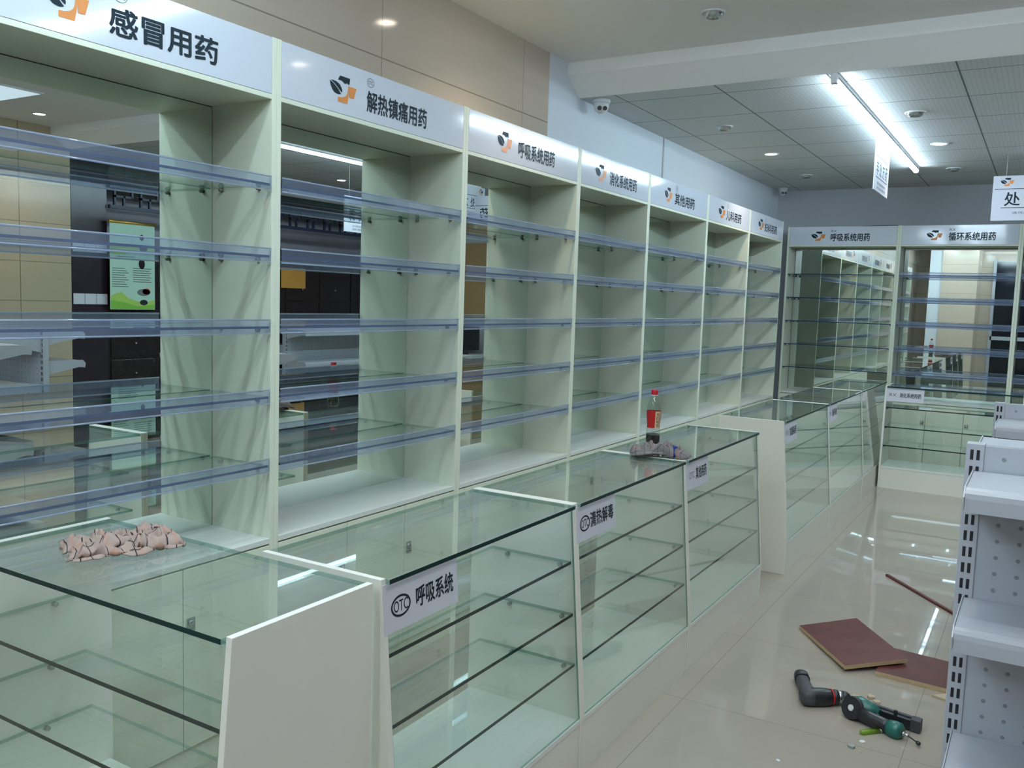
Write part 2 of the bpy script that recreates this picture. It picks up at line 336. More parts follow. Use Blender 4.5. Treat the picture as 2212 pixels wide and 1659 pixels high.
tube_light((1.19,4.98,ZG), 3.38, 'y', 'long bright tube light on the gridded ceiling, nearest the left cabinets')
tube_light((2.70,4.98,ZG), 3.38, 'y', 'long tube light on the gridded ceiling, farther right, seen in the mirrors')
tube_light((1.40,-0.08,ZN), 2.4, 'x', 'tube light on the plain ceiling above the nearest glass counter')
tube_light((0.95,-1.95,ZN), 2.4, 'y', 'added unseen fill tube on the plain ceiling left of the viewer')  # added out of view to brighten cabinet panels that face the camera
tube_light((1.9,-3.6,ZN), 2.4, 'x', 'added unseen fill tube on the plain ceiling close to the dark shop entrance')  # unseen tube placed here for fill from the entrance side
tube_light((0.35,-1.95,ZN), 2.4, 'y', 'added unseen fill tube on the plain ceiling close to the beige left wall')  # another unseen fill tube, added to light the cabinet interiors
tube_light((1.95,1.26,ZN), 1.8, 'x', 'tube light on the plain ceiling above the open floor left of the gondolas')
t = thing('panel_light', 'square bluish light panel in the plain ceiling, seen at the edge of the nearest mirror', 'light panel', (4.3,1.95,ZN))
box('panel_frame', -0.62, 0.62, -0.32, 0.32, -0.012, -0.001, M['white_plastic'], t)
box('glowing_panel', -0.6, 0.6, -0.3, 0.3, -0.014, -0.0125, M['panel'], t)
def downlight(x, y, z, lit, label, group):
    t = thing('downlight', label, 'downlight', (x,y,z), 0, group)
    MB().lathe([(0.048,0.0),(0.062,0.0),(0.062,-0.004),(0.05,-0.007),(0.046,-0.002)], M['white_plastic'], n=28, cap0=False, cap1=False).build('trim_ring', t)
    if lit:
        MB().lathe([(0.046,-0.003),(0.001,-0.0035)], M['down'], n=24, cap0=False).build('glowing_disc', t)
        ld = bpy.data.lights.new('downlight_beam','SPOT'); ld.energy = SPOT_W; ld.color = DOWN_C; ld.spot_size = math.radians(125); ld.spot_blend = 0.9; ld.shadow_soft_size = 0.04
        lo = bpy.data.objects.new('downlight_beam', ld); COL.objects.link(lo); lo.parent = t; lo.location = (0,0,-0.012)
    else:
        MB().lathe([(0.047,-0.004),(0.040,-0.022),(0.030,-0.026),(0.028,-0.012),(0.001,-0.012)], M['chrome'], n=24, cap0=False).build('lamp_head', t)
    return t
downlight(0.19, 2.03, ZN, True, 'lit warm downlight in the plain ceiling beside the beige wall', 'lit downlights')
downlight(1.85, 2.46, ZN, True, 'lit warm downlight in the plain ceiling above the aisle', 'lit downlights')
downlight(4.50, 2.72, ZN, True, 'lit warm downlight in the plain ceiling near the beige pillar', 'lit downlights')
downlight(0.235, 5.62, ZG, True, 'lit warm downlight in the gridded ceiling, left of the long tube', 'lit downlights')
downlight(1.471, 5.59, ZG, True, 'lit warm downlight in the gridded ceiling, right of the long tube', 'lit downlights')
downlight(3.90, 5.75, ZG, True, 'lit warm downlight in the gridded ceiling far to the right', 'lit downlights')
downlight(1.85, 0.2, ZN, True, 'added unseen warm downlight in the plain ceiling above the nearest counter end', 'lit downlights')  # out of view, added to light the near counters
downlight(3.9, 0.6, ZN, True, 'added unseen warm downlight in the plain ceiling above the perforated gondola', 'lit downlights')  # unseen downlight added for light over the near right floor
downlight(1.85, -2.2, ZN, True, 'added unseen warm downlight in the plain ceiling near the entrance', 'lit downlights')  # added behind the viewer as fill for the near zone
downlight(0.75, 2.60, ZN, False, 'unlit downlight in the plain ceiling near the beam', 'unlit downlights')
downlight(0.23, 4.42, ZG, False, 'unlit downlight in the gridded ceiling, near left of the tube', 'unlit downlights')
downlight(1.447, 4.42, ZG, False, 'unlit downlight in the gridded ceiling, near right of the tube', 'unlit downlights')
downlight(1.462, 6.84, ZG, False, 'unlit downlight in the gridded ceiling, far right of the tube', 'unlit downlights')
downlight(0.226, 6.87, ZG, False, 'unlit downlight in the gridded ceiling, far left of the tube', 'unlit downlights')
def dome_camera(loc, label, s=1.0):
    t = thing('security_camera', label, 'security camera', loc, 0, 'security cameras')
    MB().lathe([(0.055*s,0),(0.055*s,-0.018*s),(0.048*s,-0.024*s)], M['white_plastic'], n=28).build('base', t)
    dm = MB().lathe([(0.046*s,-0.020*s),(0.047*s,-0.040*s),(0.038*s,-0.066*s),(0.018*s,-0.082*s),(0.001,-0.085*s)], M['white_plastic'], n=28).build('dome', t)
    dr = Vector((0.55,-0.80,-0.15)).normalized(); sd = dr.cross(Vector((0,0,1))).normalized()
    for k in (-1,1): MB().lathe([(0.013*s,0.0),(0.013*s,0.010*s),(0.009*s,0.011*s)], M['black'], Vector((0,0,-0.052*s))+dr*0.036*s+sd*k*0.017*s, dr, 16).build('lens', t)
dome_camera((-0.20,3.36,ZG), 'white twin-lens dome camera at the end of the beam above the left wall')
dome_camera((-0.20,7.72,ZG), 'small white dome camera in the far corner of the ceiling', 0.9)

# ------------------------------------------------------------------ wall cabinets with mirrored backs
HT, HB, ZB, TP = 2.384, 2.200, 0.70, 0.021
SHELF_Z = (1.906, 1.668, 1.429, 1.190, 0.952)
_peg = MB().lathe([(0.007,0),(0.007,0.012),(0.004,0.016)], M['peg'], (0,0,0), (1,0,0), 10).build('shelf_peg')
PEG_MESH = _peg.data; bpy.data.objects.remove(_peg)
def peg(parent, loc, flip):
    o = bpy.data.objects.new('shelf_peg', PEG_MESH); COL.objects.link(o); o.parent = parent; o.location = loc; o.rotation_euler = (0,0,PI if flip else 0)
def shelf_cabinet(loc, rz, W, text, badge, label, group, logo, letters, bpos, depth=0.288, strips=True, last_rows=None):
    t = thing('shelf_cabinet', label, 'cabinet', loc, rz, group)
    D = depth
    for x in (0, W-TP): box('side_panel', x+0.0004, x+TP-0.0004, 0, D+0.016, 0, HT, M['lam'], t, 0.0012)
    box('top_panel', TP, W-TP, 0.001, D, HB-0.016, HB, M['lam'], t, 0.001)
    h = box('header_panel', TP+0.001, W-TP-0.001, 0.0005, 0.012, HB+0.001, HT-0.002, M['header'], t, 0.001)
    h['label'] = 'white glossy header with dark lettering'
    mb = MB(); add_logo(mb, logo[0], logo[1], 2.241, 2.334, -0.0006); mb.build('logo', h)
    mb = MB(); add_text(mb, text, letters[0], letters[1], 2.237, 2.313, -0.0006, M['ink'], 0.022); mb.build('lettering', h)
    mb = MB()
    if badge == 'OTC':
        add_ring(mb, bpos, 2.344, 0.021, 0.0165, 0.0016, -0.0006, M['ink_thin']); add_text(mb, 'OTC', bpos-0.014, bpos+0.014, 2.337, 2.351, -0.0006, M['ink_thin'], -0.005)
    else: add_text(mb, 'RX', bpos-0.02, bpos+0.03, 2.326, 2.350, -0.0006, M['ink_thin'], -0.008)
    mb.build('badge', h)
    MB().box(TP+0.004,W-TP-0.004,D,D+0.004,ZB-0.02,HB-0.020,M['mirror'],1,M['dark_gap']).box(TP,W-TP,D+0.0042,D+0.0049,ZB-0.02,HB-0.016,M['dark_gap']).build('mirror_back', t)  # dark plate added to stand in for shade in the gap round the mirror
    box('back_board', TP, W-TP, D+0.005, D+0.016, 0.05, HT-0.002, M['lam'], t)
    box('base_shelf', TP, W-TP, -0.002, D, ZB-0.02, ZB, M['lam_deck'], t, 0.0015)
    for z in SHELF_Z:
        g = MB().box(TP+0.002,W-TP-0.002,0.006,D-0.012,z-0.004,z+0.004,M['glass_shelf'],2,M['soft_edge'],None,M['shelf_edge']).build('glass_shelf', t)
        if strips:
            ps = MB(); a, b = TP+0.004, W-TP-0.004
            ps.box(a,b,-0.0035,-0.0015,z-0.019,z+0.027,M['pvc']);
            ps.lathe([(0.003,a),(0.003,b)], M['bead'], (0,-0.002,z+0.027), (1,0,0), 8); ps.lathe([(0.0028,a),(0.0028,b)], M['bead'], (0,-0.002,z-0.019), (1,0,0), 8)
            q = ps.build('price_strip', g); q['label'] = 'bluish clear plastic price strip'
        for yy in (0.055, D-0.05):
            peg(g, (TP,yy,z-0.011), False); peg(g, (W-TP,yy,z-0.011), True)
    n = 3; iw = (W-2*TP)/n
    for k in range(n):
        dr = box('door', TP+k*iw+0.0015, TP+(k+1)*iw-0.0015, -0.001, 0.016, 0.085, ZB-0.026, M['lam'], t, 0.001)
        if k == 2 or k == 0:
            xx = TP+2*iw+0.028 if k == 2 else TP+iw-0.028
            lk = MB(); lk.box(xx-0.016,xx+0.016,-0.004,-0.001,0.47,0.515,M['chrome']); lk.lathe([(0.011,0),(0.010,0.006),(0.004,0.007)], M['chrome'], (xx,-0.004,0.497), (0,-1,0), 16)
            lk.box(xx-0.010,xx+0.010,-0.012,-0.004,0.473,0.480,M['chrome']); lk.build('door_lock', dr, 0.001)
    box('plinth', TP, W-TP, 0.012, 0.03, 0, 0.083, M['lam'], t)
    box('inner_floor', TP, W-TP, 0.03, D, 0.07, 0.083, M['lam'], t)
    return t
P = [0.4938-1.1165, 0.4938, 1.6103, 2.7128, 3.7055, 4.8477, 5.942, 7.0506]
TXT = ['感冒用药','解热镇痛用药','呼吸系统用药','消化系统用药','其他用药','儿科用药','妇科用药']
LGO = [(-0.302,-0.178),(0.745,0.888),(1.868,2.0),(2.908,3.058),(3.966,4.106),(5.095,5.262),(6.195,6.372)]
LET = [(-0.119,0.248),(0.947,1.32),(2.060,2.425),(3.104,3.495),(4.155,4.547),(5.288,5.688),(6.402,6.818)]
BAD = [-0.085,0.966,2.086,3.13,4.181,5.32,6.43]
ADJ = ['nearest the camera, headed 感冒用药, cut by the left picture edge','second from the camera, headed 解热镇痛用药','third from the camera, headed 呼吸系统用药 on the left wall',
 'fourth from the camera, headed 消化系统用药','fifth from the camera, headed 其他用药, behind the cola bottle','sixth from the camera, headed 儿科用药','last in the left row, headed 妇科用药 by the corner']
for i in range(7):
    shelf_cabinet((0,P[i],0), PI/2, P[i+1]-P[i], TXT[i], 'OTC', 'cream mirror-backed shelf cabinet '+ADJ[i], 'cream shelf cabinets along the left wall',
                  (LGO[i][0]-P[i],LGO[i][1]-P[i]), (LET[i][0]-P[i],LET[i][1]-P[i]), BAD[i]-P[i])
XB, YBK = [-0.1031, 0.9606, 1.9877, 3.03], 7.6388
BT = ['呼吸系统用药','循环系统用药','消化系统用药']
BL = [(0.132,0.274),(1.199,1.339),(2.24,2.38)]; BE = [(0.322,0.692),(1.392,1.781),(2.43,2.81)]; BB = [0.346,1.415,2.45]
BA = ['in the corner of the back wall, headed 呼吸系统用药 under RX','on the back wall, headed 循环系统用药 under RX','on the back wall, cut by the right picture edge']
for i in range(3):
    shelf_cabinet((XB[i],YBK,0), 0, XB[i+1]-XB[i], BT[i], 'RX', 'greyish cream mirror-backed shelf cabinet '+BA[i], 'shelf cabinets along the back wall',
                  (BL[i][0]-XB[i],BL[i][1]-XB[i]), (BE[i][0]-XB[i],BE[i][1]-XB[i]), BB[i]-XB[i], strips=(i > 0))

# ------------------------------------------------------------------ glass display counters
ZC, ZK, DC, SL = 0.90, 0.195, 0.383, 0.059
def fy(z): return -SL*(ZC-z)/(ZC-ZK)
def display_counter(loc, rz, W, label, group, card=None, DC=0.383):
    t = thing('display_counter', label, 'display counter', loc, rz, group); T = 0.0175
    prof = [(0,ZC),(-SL,ZK),(-SL,0),(DC,0),(DC,ZC)]
    for x in (0, W-T): MB().prism(prof, 0, x+0.0004, x+T-0.0004, M['edge']).build('side_panel', t, 0.001)
    MB().box(T+0.0005,W-T-0.0005,-0.012,DC-0.002,ZC-0.0135,ZC-0.0015,M['glass'],2,M['soft_edge'],None,M['glass_edge']).build('glass_top', t, 0.0012)
    g = MB(); pr = [(fy(ZC-0.014)+0.001,ZC-0.014),(fy(ZK+0.004)+0.001,ZK+0.004),(fy(ZK+0.004)+0.007,ZK+0.004),(fy(ZC-0.014)+0.007,ZC-0.014)]
    a = [g.bm.verts.new((T+0.001,p[0],p[1])) for p in pr]; b = [g.bm.verts.new((W-T-0.001,p[0],p[1])) for p in pr]
    for i in range(4): g.face([a[i],a[(i+1)%4],b[(i+1)%4],b[i]], M['glass'] if i in (0,2) else M['soft_edge'])
    g.face(a[::-1], M['soft_edge']); g.face(b, M['soft_edge']); gf = g.build('glass_front', t)
    for z, dp in ((0.71,0.30),(0.54,0.34),(0.375,0.37)):
        s = MB().box(T+0.002,W-T-0.002,fy(z)+0.012,fy(z)+0.012+dp,z-0.005,z+0.005,M['glass_shelf'],2,M['soft_edge'],None,M['glass_edge']).build('glass_shelf', t)
        for yy in (0.05, 0.25): peg(s, (T,fy(z)+yy,z-0.011), False); peg(s, (W-T,fy(z)+yy,z-0.011), True)
    box('deck_panel', T, W-T, -SL+0.001, DC-0.01, ZK-0.018, ZK, M['lam_deck'], t, 0.001)
    box('kick_panel', T, W-T, -SL+0.003, -SL+0.018, 0, ZK-0.018, M['edge'], t)
    if card:
        x0, x1, z0, z1 = card['x0'], card['x1'], card.get('z0',0.768), 0.886
        f = lambda x, y, z: (x, fy(z)+y, z)
        c = MB(); P4 = [(x0,z0),(x1,z0),(x1,z1),(x0,z1)]
        A = [c.bm.verts.new(f(p[0],-0.0012,p[1])) for p in P4]; B = [c.bm.verts.new(f(p[0],0.0006,p[1])) for p in P4]
        c.face(A, M['paper']); c.face(B[::-1], M['paper'])
        for i in range(4): c.face([A[i],A[(i+1)%4],B[(i+1)%4],B[i]], M['paper'])
        cd_ = c.build('sign_card', gf); cd_['label'] = 'white card with dark lettering'
        mb = MB(); zm = (z0+z1)/2; y = -0.0017
        if card['kind'] == 'ring':
            a0, a1 = card['badge']; cx = (a0+a1)/2; rx = (a1-a0)/2
            add_ring(mb, cx, zm-0.003, rx, card.get('rz',0.026), 0.0052, y, M['ink'], f); add_text(mb, 'OTC', cx-rx*0.72, cx+rx*0.72, zm-0.016, zm+0.011, y, M['ink'], -0.002, f)
        else:
            a0, a1 = card['badge']; add_text(mb, card['kind'], a0, a1, zm-0.015, zm+0.013, y, M['ink_thin'], -0.004, f)
        b0, b1 = card['letters']; hh = card.get('lh',0.025)
        add_text(mb, card['text'], b0, b1, zm-hh, zm+hh, y, M['ink'], 0.020, f)
        mb.build('lettering', gf)
    return t
CX = 0.9886
RB = [-0.127, 0.847, 1.861, 2.959]
GL = 'glass display counters facing the aisle'
display_counter((0.014,-0.558,0), 0, 0.974, 'glass display counter closing the aisle in front, with a crumpled pink plaid cloth on it', GL, None, 0.405)
display_counter((CX,RB[0],0), PI/2, RB[1]-RB[0], 'glass display counter with a ringed OTC card reading 呼吸系统', GL,
   dict(kind='ring',x0=0.004,x1=0.300,badge=(0.030,0.104),letters=(0.126,0.280),text='呼吸系统'))
display_counter((CX,RB[1],0), PI/2, RB[2]-RB[1], 'glass display counter with a ringed OTC card reading 清热解毒', GL,
   dict(kind='ring',x0=0.004,x1=0.302,badge=(0.026,0.100),letters=(0.104,0.284),text='清热解毒'))
display_counter((CX,RB[2],0), PI/2, RB[3]-RB[2], 'glass display counter carrying the cola bottle, its card reading OTC 其他用药', GL,
   dict(kind='OTC',x0=0.004,x1=0.285,badge=(0.042,0.105),letters=(0.125,0.262),text='其他用药'))
RF = [3.4885, 4.699, 5.9875, 7.27]
display_counter((CX,RF[0],0), PI/2, RF[1]-RF[0], 'glass display counter past the gap, its wide cream end panel facing the camera', GL,
   dict(kind='RX',x0=0.004,x1=0.30,badge=(0.040,0.10),letters=(0.125,0.285),text='抗感染药'))
display_counter((CX,RF[1],0), PI/2, RF[2]-RF[1], 'glass display counter in the middle of the far run past the gap', GL,
   dict(kind='RX',x0=0.004,x1=0.29,badge=(0.040,0.10),letters=(0.125,0.275),text='循环系统'))
display_counter((CX,RF[2],0), PI/2, RF[3]-RF[2], 'glass display counter at the far end of the run, beside the back counter', GL)
display_counter((1.066,6.70,0), 0, 1.08, 'glass display counter across the back, its card reading RX 消化系统用药', GL,
   dict(kind='RX',x0=0.012,x1=0.318,badge=(0.040,0.098),letters=(0.122,0.295),text='消化系统用药',lh=0.021))

# ------------------------------------------------------------------ cloths and the bottle
def cloth(name, label, L_, W_, loc, rz, m, seed, hgt, pleats):
    bm = bmesh.new(); uvl = bm.loops.layers.uv.new('UVMap'); nx, ny = 90, 70; G = []
    for i in range(nx):
        row = []
        for j in range(ny):
            u, v = i/(nx-1), j/(ny-1)
            ph = 2.6*noise.noise(Vector((u*2.6,seed,v*1.2)))+1.6*noise.noise(Vector((u*6,v*2,seed+3)))
            k = 2*PI*pleats*v+ph
            wv = W_*(0.80+0.35*noise.noise(Vector((u*2.2,seed+9,0))))
            x = (u-0.5)*L_*(1+0.10*noise.noise(Vector((v*3,seed,5))))+0.022*noise.noise(Vector((u*5,v*6,seed)))
            y = (v-0.5)*wv+0.016*math.sin(k)+0.03*noise.noise(Vector((u*2.4,seed+1,v)))
            ed = min(1, 7*min(v,1-v))*min(1, 9*min(u,1-u))
            env = 0.45+0.55*max(0,0.5+noise.noise(Vector((u*3.1,v*2.2,seed+7))))
            z = (0.25+0.75*ed)*hgt*0.62*env*(0.5+0.5*math.cos(k))**1.3+(0.016*(1-abs(2.2*noise.noise(Vector((u*5,v*4,seed+20)))))**3+0.010*(1-abs(2.4*noise.noise(Vector((u*10,v*9,seed+30)))))**3)*ed*min(1,hgt/0.04)
            row.append(bm.verts.new((x,y,0.0025+max(0,z))))
        G.append(row)
    for i in range(nx-1):
        for j in range(ny-1):
            f = bm.faces.new((G[i][j],G[i+1][j],G[i+1][j+1],G[i][j+1])); f.smooth = True
            for lp, (a,b) in zip(f.loops, ((i,j),(i+1,j),(i+1,j+1),(i,j+1))): lp[uvl].uv = (a/(nx-1)*0.46, b/(ny-1)*0.42)
    me = bpy.data.meshes.new(name); bm.to_mesh(me); bm.free(); me.materials.append(m)
    o = bpy.data.objects.new(name, me); COL.objects.link(o); o.location = loc; o.rotation_euler = (0,0,rz)
    sd = o.modifiers.new('thickness','SOLIDIFY'); sd.thickness = 0.0018; sd.offset = 1
    return tag(o, label, 'cloth')
cloth('plaid_cloth', 'crumpled pink and beige plaid cloth on the nearest glass counter', 0.255, 0.225, (0.305,-0.310,0.899), math.radians(66), M['cloth1'], 3.1, 0.046, 4.4)
cloth('plaid_cloth', 'crumpled grey plaid cloth with a blue band beside the cola bottle', 0.235, 0.13, (0.862,1.885,0.902), math.radians(14), M['cloth2'], 8.4, 0.088, 2.6)

def cola_bottle(loc, rz):
    t = thing('cola_bottle', 'nearly empty plastic cola bottle with red cap standing on the glass counter', 'bottle', loc, rz)
    body = [(0.022,0.0),(0.029,0.003),(0.0325,0.012),(0.0335,0.03),(0.032,0.042),(0.0325,0.055),(0.0325,0.066),(0.0295,0.075),(0.0285,0.090),(0.0305,0.11),(0.0325,0.13),(0.0335,0.155),(0.033,0.168),(0.0315,0.182),(0.0265,0.200),(0.020,0.216),(0.0145,0.228),(0.0135,0.236),(0.0135,0.246)]
    MB().lathe(body, M['bottle'], n=36).build('bottle_body', t)
    MB().lathe([(0.021,0.002),(0.0283,0.005),(0.0317,0.013),(0.0327,0.03),(0.0312,0.042),(0.0315,0.048)], M['cola'], n=36).build('cola', t)
    MB().lathe([(0.0155,0.232),(0.016,0.234),(0.016,0.252),(0.0145,0.255)], M['red'], n=30).build('cap', t)
    MB().lathe([(0.0158,0.2285),(0.0158,0.2318)], M['white_plastic'], n=30).build('neck_ring', t)
    def R(z): 
        for (r0,z0),(r1,z1) in zip(body, body[1:]):
            if z0 <= z <= z1: return r0+(r1-r0)*(z-z0)/(z1-z0)
        return 0.03
    lb = MB(); n = 48; zs = [0.078+0.0788*k/10 for k in range(11)]
    V = [[lb.bm.verts.new(((R(z)+0.0006)*math.cos(2*PI*i/n),(R(z)+0.0006)*math.sin(2*PI*i/n),z)) for i in range(n)] for z in zs]
    for k in range(10):
        for i in range(n): lb.face([V[k][i],V[k][(i+1)%n],V[k+1][(i+1)%n],V[k+1][i]], M['label_cream'] if 40 <= i <= 46 else M['label_red'], True)
    l = lb.build('label', t); mb = MB()
    a0 = 2*PI*43.5/n
    def on(x, y, z): r = R(min(max(z,0.079),0.156))+0.0012; a = a0+x/r; return (r*math.cos(a), r*math.sin(a), z)
    for k, ch in enumerate('可口可乐'): add_text(mb, ch, -0.0085, 0.0085, 0.136-k*0.0175, 0.150-k*0.0175, 0, M['brown_ink'], 0.01, on)
    mb.build('lettering', l)
cola_bottle((0.709,2.187,0.8985), math.radians(4))

# ------------------------------------------------------------------ perforated gondolas on the right
def shelf_part(parent, x0, x1, yb, yf, z):
    # a steel shelf with a rounded drop lip; yb back, yf front
    s = 1 if yf > yb else -1; p = []
    prof = [(yb,z-0.006),(yb,z),(yf-s*0.020,z),(yf-s*0.008,z-0.004),(yf-s*0.002,z-0.012),(yf,z-0.024),(yf,z-0.056),(yf-s*0.012,z-0.056),(yf-s*0.012,z-0.026),(yf-s*0.022,z-0.006)]
    sh = MB().prism(prof if s < 0 else prof[::-1], 0, x0, x1, M['steel'], smooth=False).build('steel_shelf', parent)
    for x in (x0-0.0035, x1+0.0005):
        br = [(yb,z+0.004),(yb,z-0.10),(yb+s*0.06,z-0.085),(yf-s*0.05,z-0.050),(yf,z-0.052),(yf+s*0.004,z-0.02),(yf-s*0.02,z+0.004)]
        MB().prism(br, 0, x, x+0.003, M['steel']).build('shelf_bracket', sh)
    return sh
def gondola(loc, rz, label, L_=0.92, H=1.22, front=(1.15,0.815,0.448), back=(1.20,0.98,0.62,0.30), holes=True):
    t = thing('gondola', label, 'gondola shelving', loc, rz, 'white steel gondolas')
    pw = 0.042
    for x in (0, L_-pw):
        p = MB(); p.box(x,x+pw,-0.022,0.022,0,H,M['steel']); p.build('upright', t, 0.002)
        s = MB()
        for k in range(int((H-0.06)/0.0425)):
            z = H-0.016-k*0.0425
            for dx in (0.010,0.0245):
                s.box(x+dx,x+dx+0.0075,-0.0226,-0.0215,z-0.026,z,M['slot']); s.box(x+dx,x+dx+0.0075,0.0215,0.0226,z-0.026,z,M['slot'])
        q_ = s.build('upright_slots', t); q_['kind'] = 'stuff'
    pn = MB(); pn.box(pw,L_-pw,-0.018,-0.004,0.14,H-0.004,M['steel']); pn.box(pw,L_-pw,0.004,0.018,0.14,H-0.004,M['steel']); pn.build('perforated_panel', t)
    if holes:
        h = MB()
        for i in range(int((L_-2*pw-0.04)/0.05)):
            for k in range(int((H-0.2)/0.0425)):
                x = pw+0.045+i*0.05; z = H-0.035-k*0.0425
                for s in (-1,1):
                    vs = [h.bm.verts.new((x+0.0055*math.cos(a*PI/4),s*0.0186,z+0.0055*math.sin(a*PI/4))) for a in range(8)]; h.face(vs, M['hole'])
        hh = h.build('panel_holes', t); hh['kind'] = 'stuff'
    for z in front: shelf_part(t, 0.022, L_-0.022, -0.023, -0.30, z)
    for z in back: shelf_part(t, 0.022, L_-0.022, 0.023, 0.32, z)
    MB().box(0.012,L_-0.012,-0.38,0.38,0.0,0.10,M['steel']).build('base_plinth', t, 0.004)
    shelf_part(t, 0.022, L_-0.022, -0.023, -0.40, 0.16); shelf_part(t, 0.022, L_-0.022, 0.023, 0.40, 0.16)
    return t
gondola((2.095,0.90,0), 0, 'white perforated gondola nearest the camera at the right picture edge')
gondola((2.070,2.97,0), 0, 'white perforated gondola behind the nearest one, beside the boards on the floor', L_=0.85, H=1.152, front=(1.08,0.78,0.448), back=(1.08,0.78,0.448))
gondola((3.45,2.11,0), 0, 'white gondola farther right, its end seen only in the left mirror')
gondola((4.15,7.0,0), -PI/2, 'white gondola along the right side, its pegboard seen in the second mirror', L_=1.84)

# ------------------------------------------------------------------ hanging signs
def hanging_sign(loc, rz, Wd, Hh, title, fine, label, double=True):
    t = thing('hanging_sign', label, 'sign', loc, rz, 'hanging signs')
    b = MB().box(0,Wd,-0.003,0.003,-Hh,0,M['paper']).build('sign_board', t, 0.001)
    for s in ((1,-1) if double else (1,)):
        f = (lambda x, y, z: (x,y,z)) if s == 1 else (lambda x, y, z: (Wd-x,-y,z)); mb = MB(); y = -0.0036
        add_logo(mb, 0.07*Wd, 0.20*Wd, -Hh*0.23, -Hh*0.05, y, f)
        for z in (-0.295,-0.715): add_poly(mb, [(0.02*Wd if z > -0.5 else 0.09*Wd,Hh*z-0.0025),(0.98*Wd if z > -0.5 else 0.91*Wd,Hh*z-0.0025),(0.98*Wd if z > -0.5 else 0.91*Wd,Hh*z+0.0025),(0.02*Wd if z > -0.5 else 0.09*Wd,Hh*z+0.0025)], y, M['ink'], f)
        n = len(title); a0, a1 = 0.12*Wd, 0.88*Wd; cw = min(0.105, (a1-a0)/n*0.72)
        for k, ch in enumerate(title):
            cx = a0+cw/2+(a1-a0-cw)*k/(n-1); add_text(mb, ch, cx-cw/2, cx+cw/2, -Hh*0.67, -Hh*0.37, y, M['ink'], 0.014, f)
        for q, ln in enumerate(fine): add_text(mb, ln, 0.20*Wd, 0.80*Wd, -Hh*(0.86+0.09*q), -Hh*(0.80+0.09*q), y, M['ink_thin'], 0.0, f)
        mb.build('lettering', b)
    for x in (0.12*Wd, 0.88*Wd): MB().tube([(x,0,0),(x,0,ZG-loc[2])], 0.0012, M['white_plastic'], 6).build('suspension_wire', t)
    return t
hanging_sign((1.80,6.30,2.635), 0, 0.72, 0.345, '处方药', ['请凭医师处方购买和使用'], 'white hanging sign with a large 处 at the right picture edge')
hanging_sign((1.15,4.89,2.725), PI/2, 0.60, 0.335, '非处方药', ['请仔细阅读说明书','按说明使用'], 'white hanging sign seen edge-on below the long tube light')
hanging_sign((2.5,6.48,2.735), -PI/2, 0.60, 0.33, '非处方药', ['请仔细阅读说明书','按说明使用'], 'white hanging sign reading 非处方药, seen in the third mirror')
hanging_sign((3.0,5.40,2.49), -PI/2, 0.60, 0.34, '非处方药', ['请仔细阅读说明书','按说明使用'], 'white hanging sign low over the aisle, seen in the second mirror')

# ------------------------------------------------------------------ boards, strip, tools and scraps on the floor
def board(name, quad, z0, th, label, tilt=None):
    # quad: four floor points counter-clockwise; tilt raises each corner
    tl = tilt or (0,0,0,0); mb = MB()
    A = [mb.bm.verts.new((q[0],q[1],z0+h)) for q,h in zip(quad,tl)]; B = [mb.bm.verts.new((q[0],q[1],z0+th+h)) for q,h in zip(quad,tl)]
    mb.face(B, M['redfilm']); mb.face(A[::-1], M['redfilm'])
    for i in range(4): mb.face([A[i],A[(i+1)%4],B[(i+1)%4],B[i]], M['ply'])
    return tag(mb.build(name, None, 0.001), label, 'board')
board('plywood_board', [(1.733,2.283),(2.24,2.252),(2.24,2.562),(1.752,2.615)], 0.0, 0.019, 'red-brown faced plywood board under the other one, touching the gondola')
board('plywood_board', [(1.618,2.235),(1.842,2.43),(1.553,2.873),(1.33,2.648)], 0.0, 0.018, 'worn red-brown faced plywood board lying on top, left of the other', (0.0125,0.0315,0.019,0.0))
mb = MB(); a, b = Vector((1.553,3.85)), Vector((2.075,3.185)); dn = (b-a).normalized(); pn = Vector((-dn.y,dn.x))*0.009
q = [a+pn, a-pn, b-pn, b+pn]; mb.prism([(v.x,v.y) for v in q], 2, 0.0, 0.012, M['redfilm']); tag(mb.build('wood_strip', None, 0.001), 'thin dark red wooden strip lying on the shiny floor', 'strip')

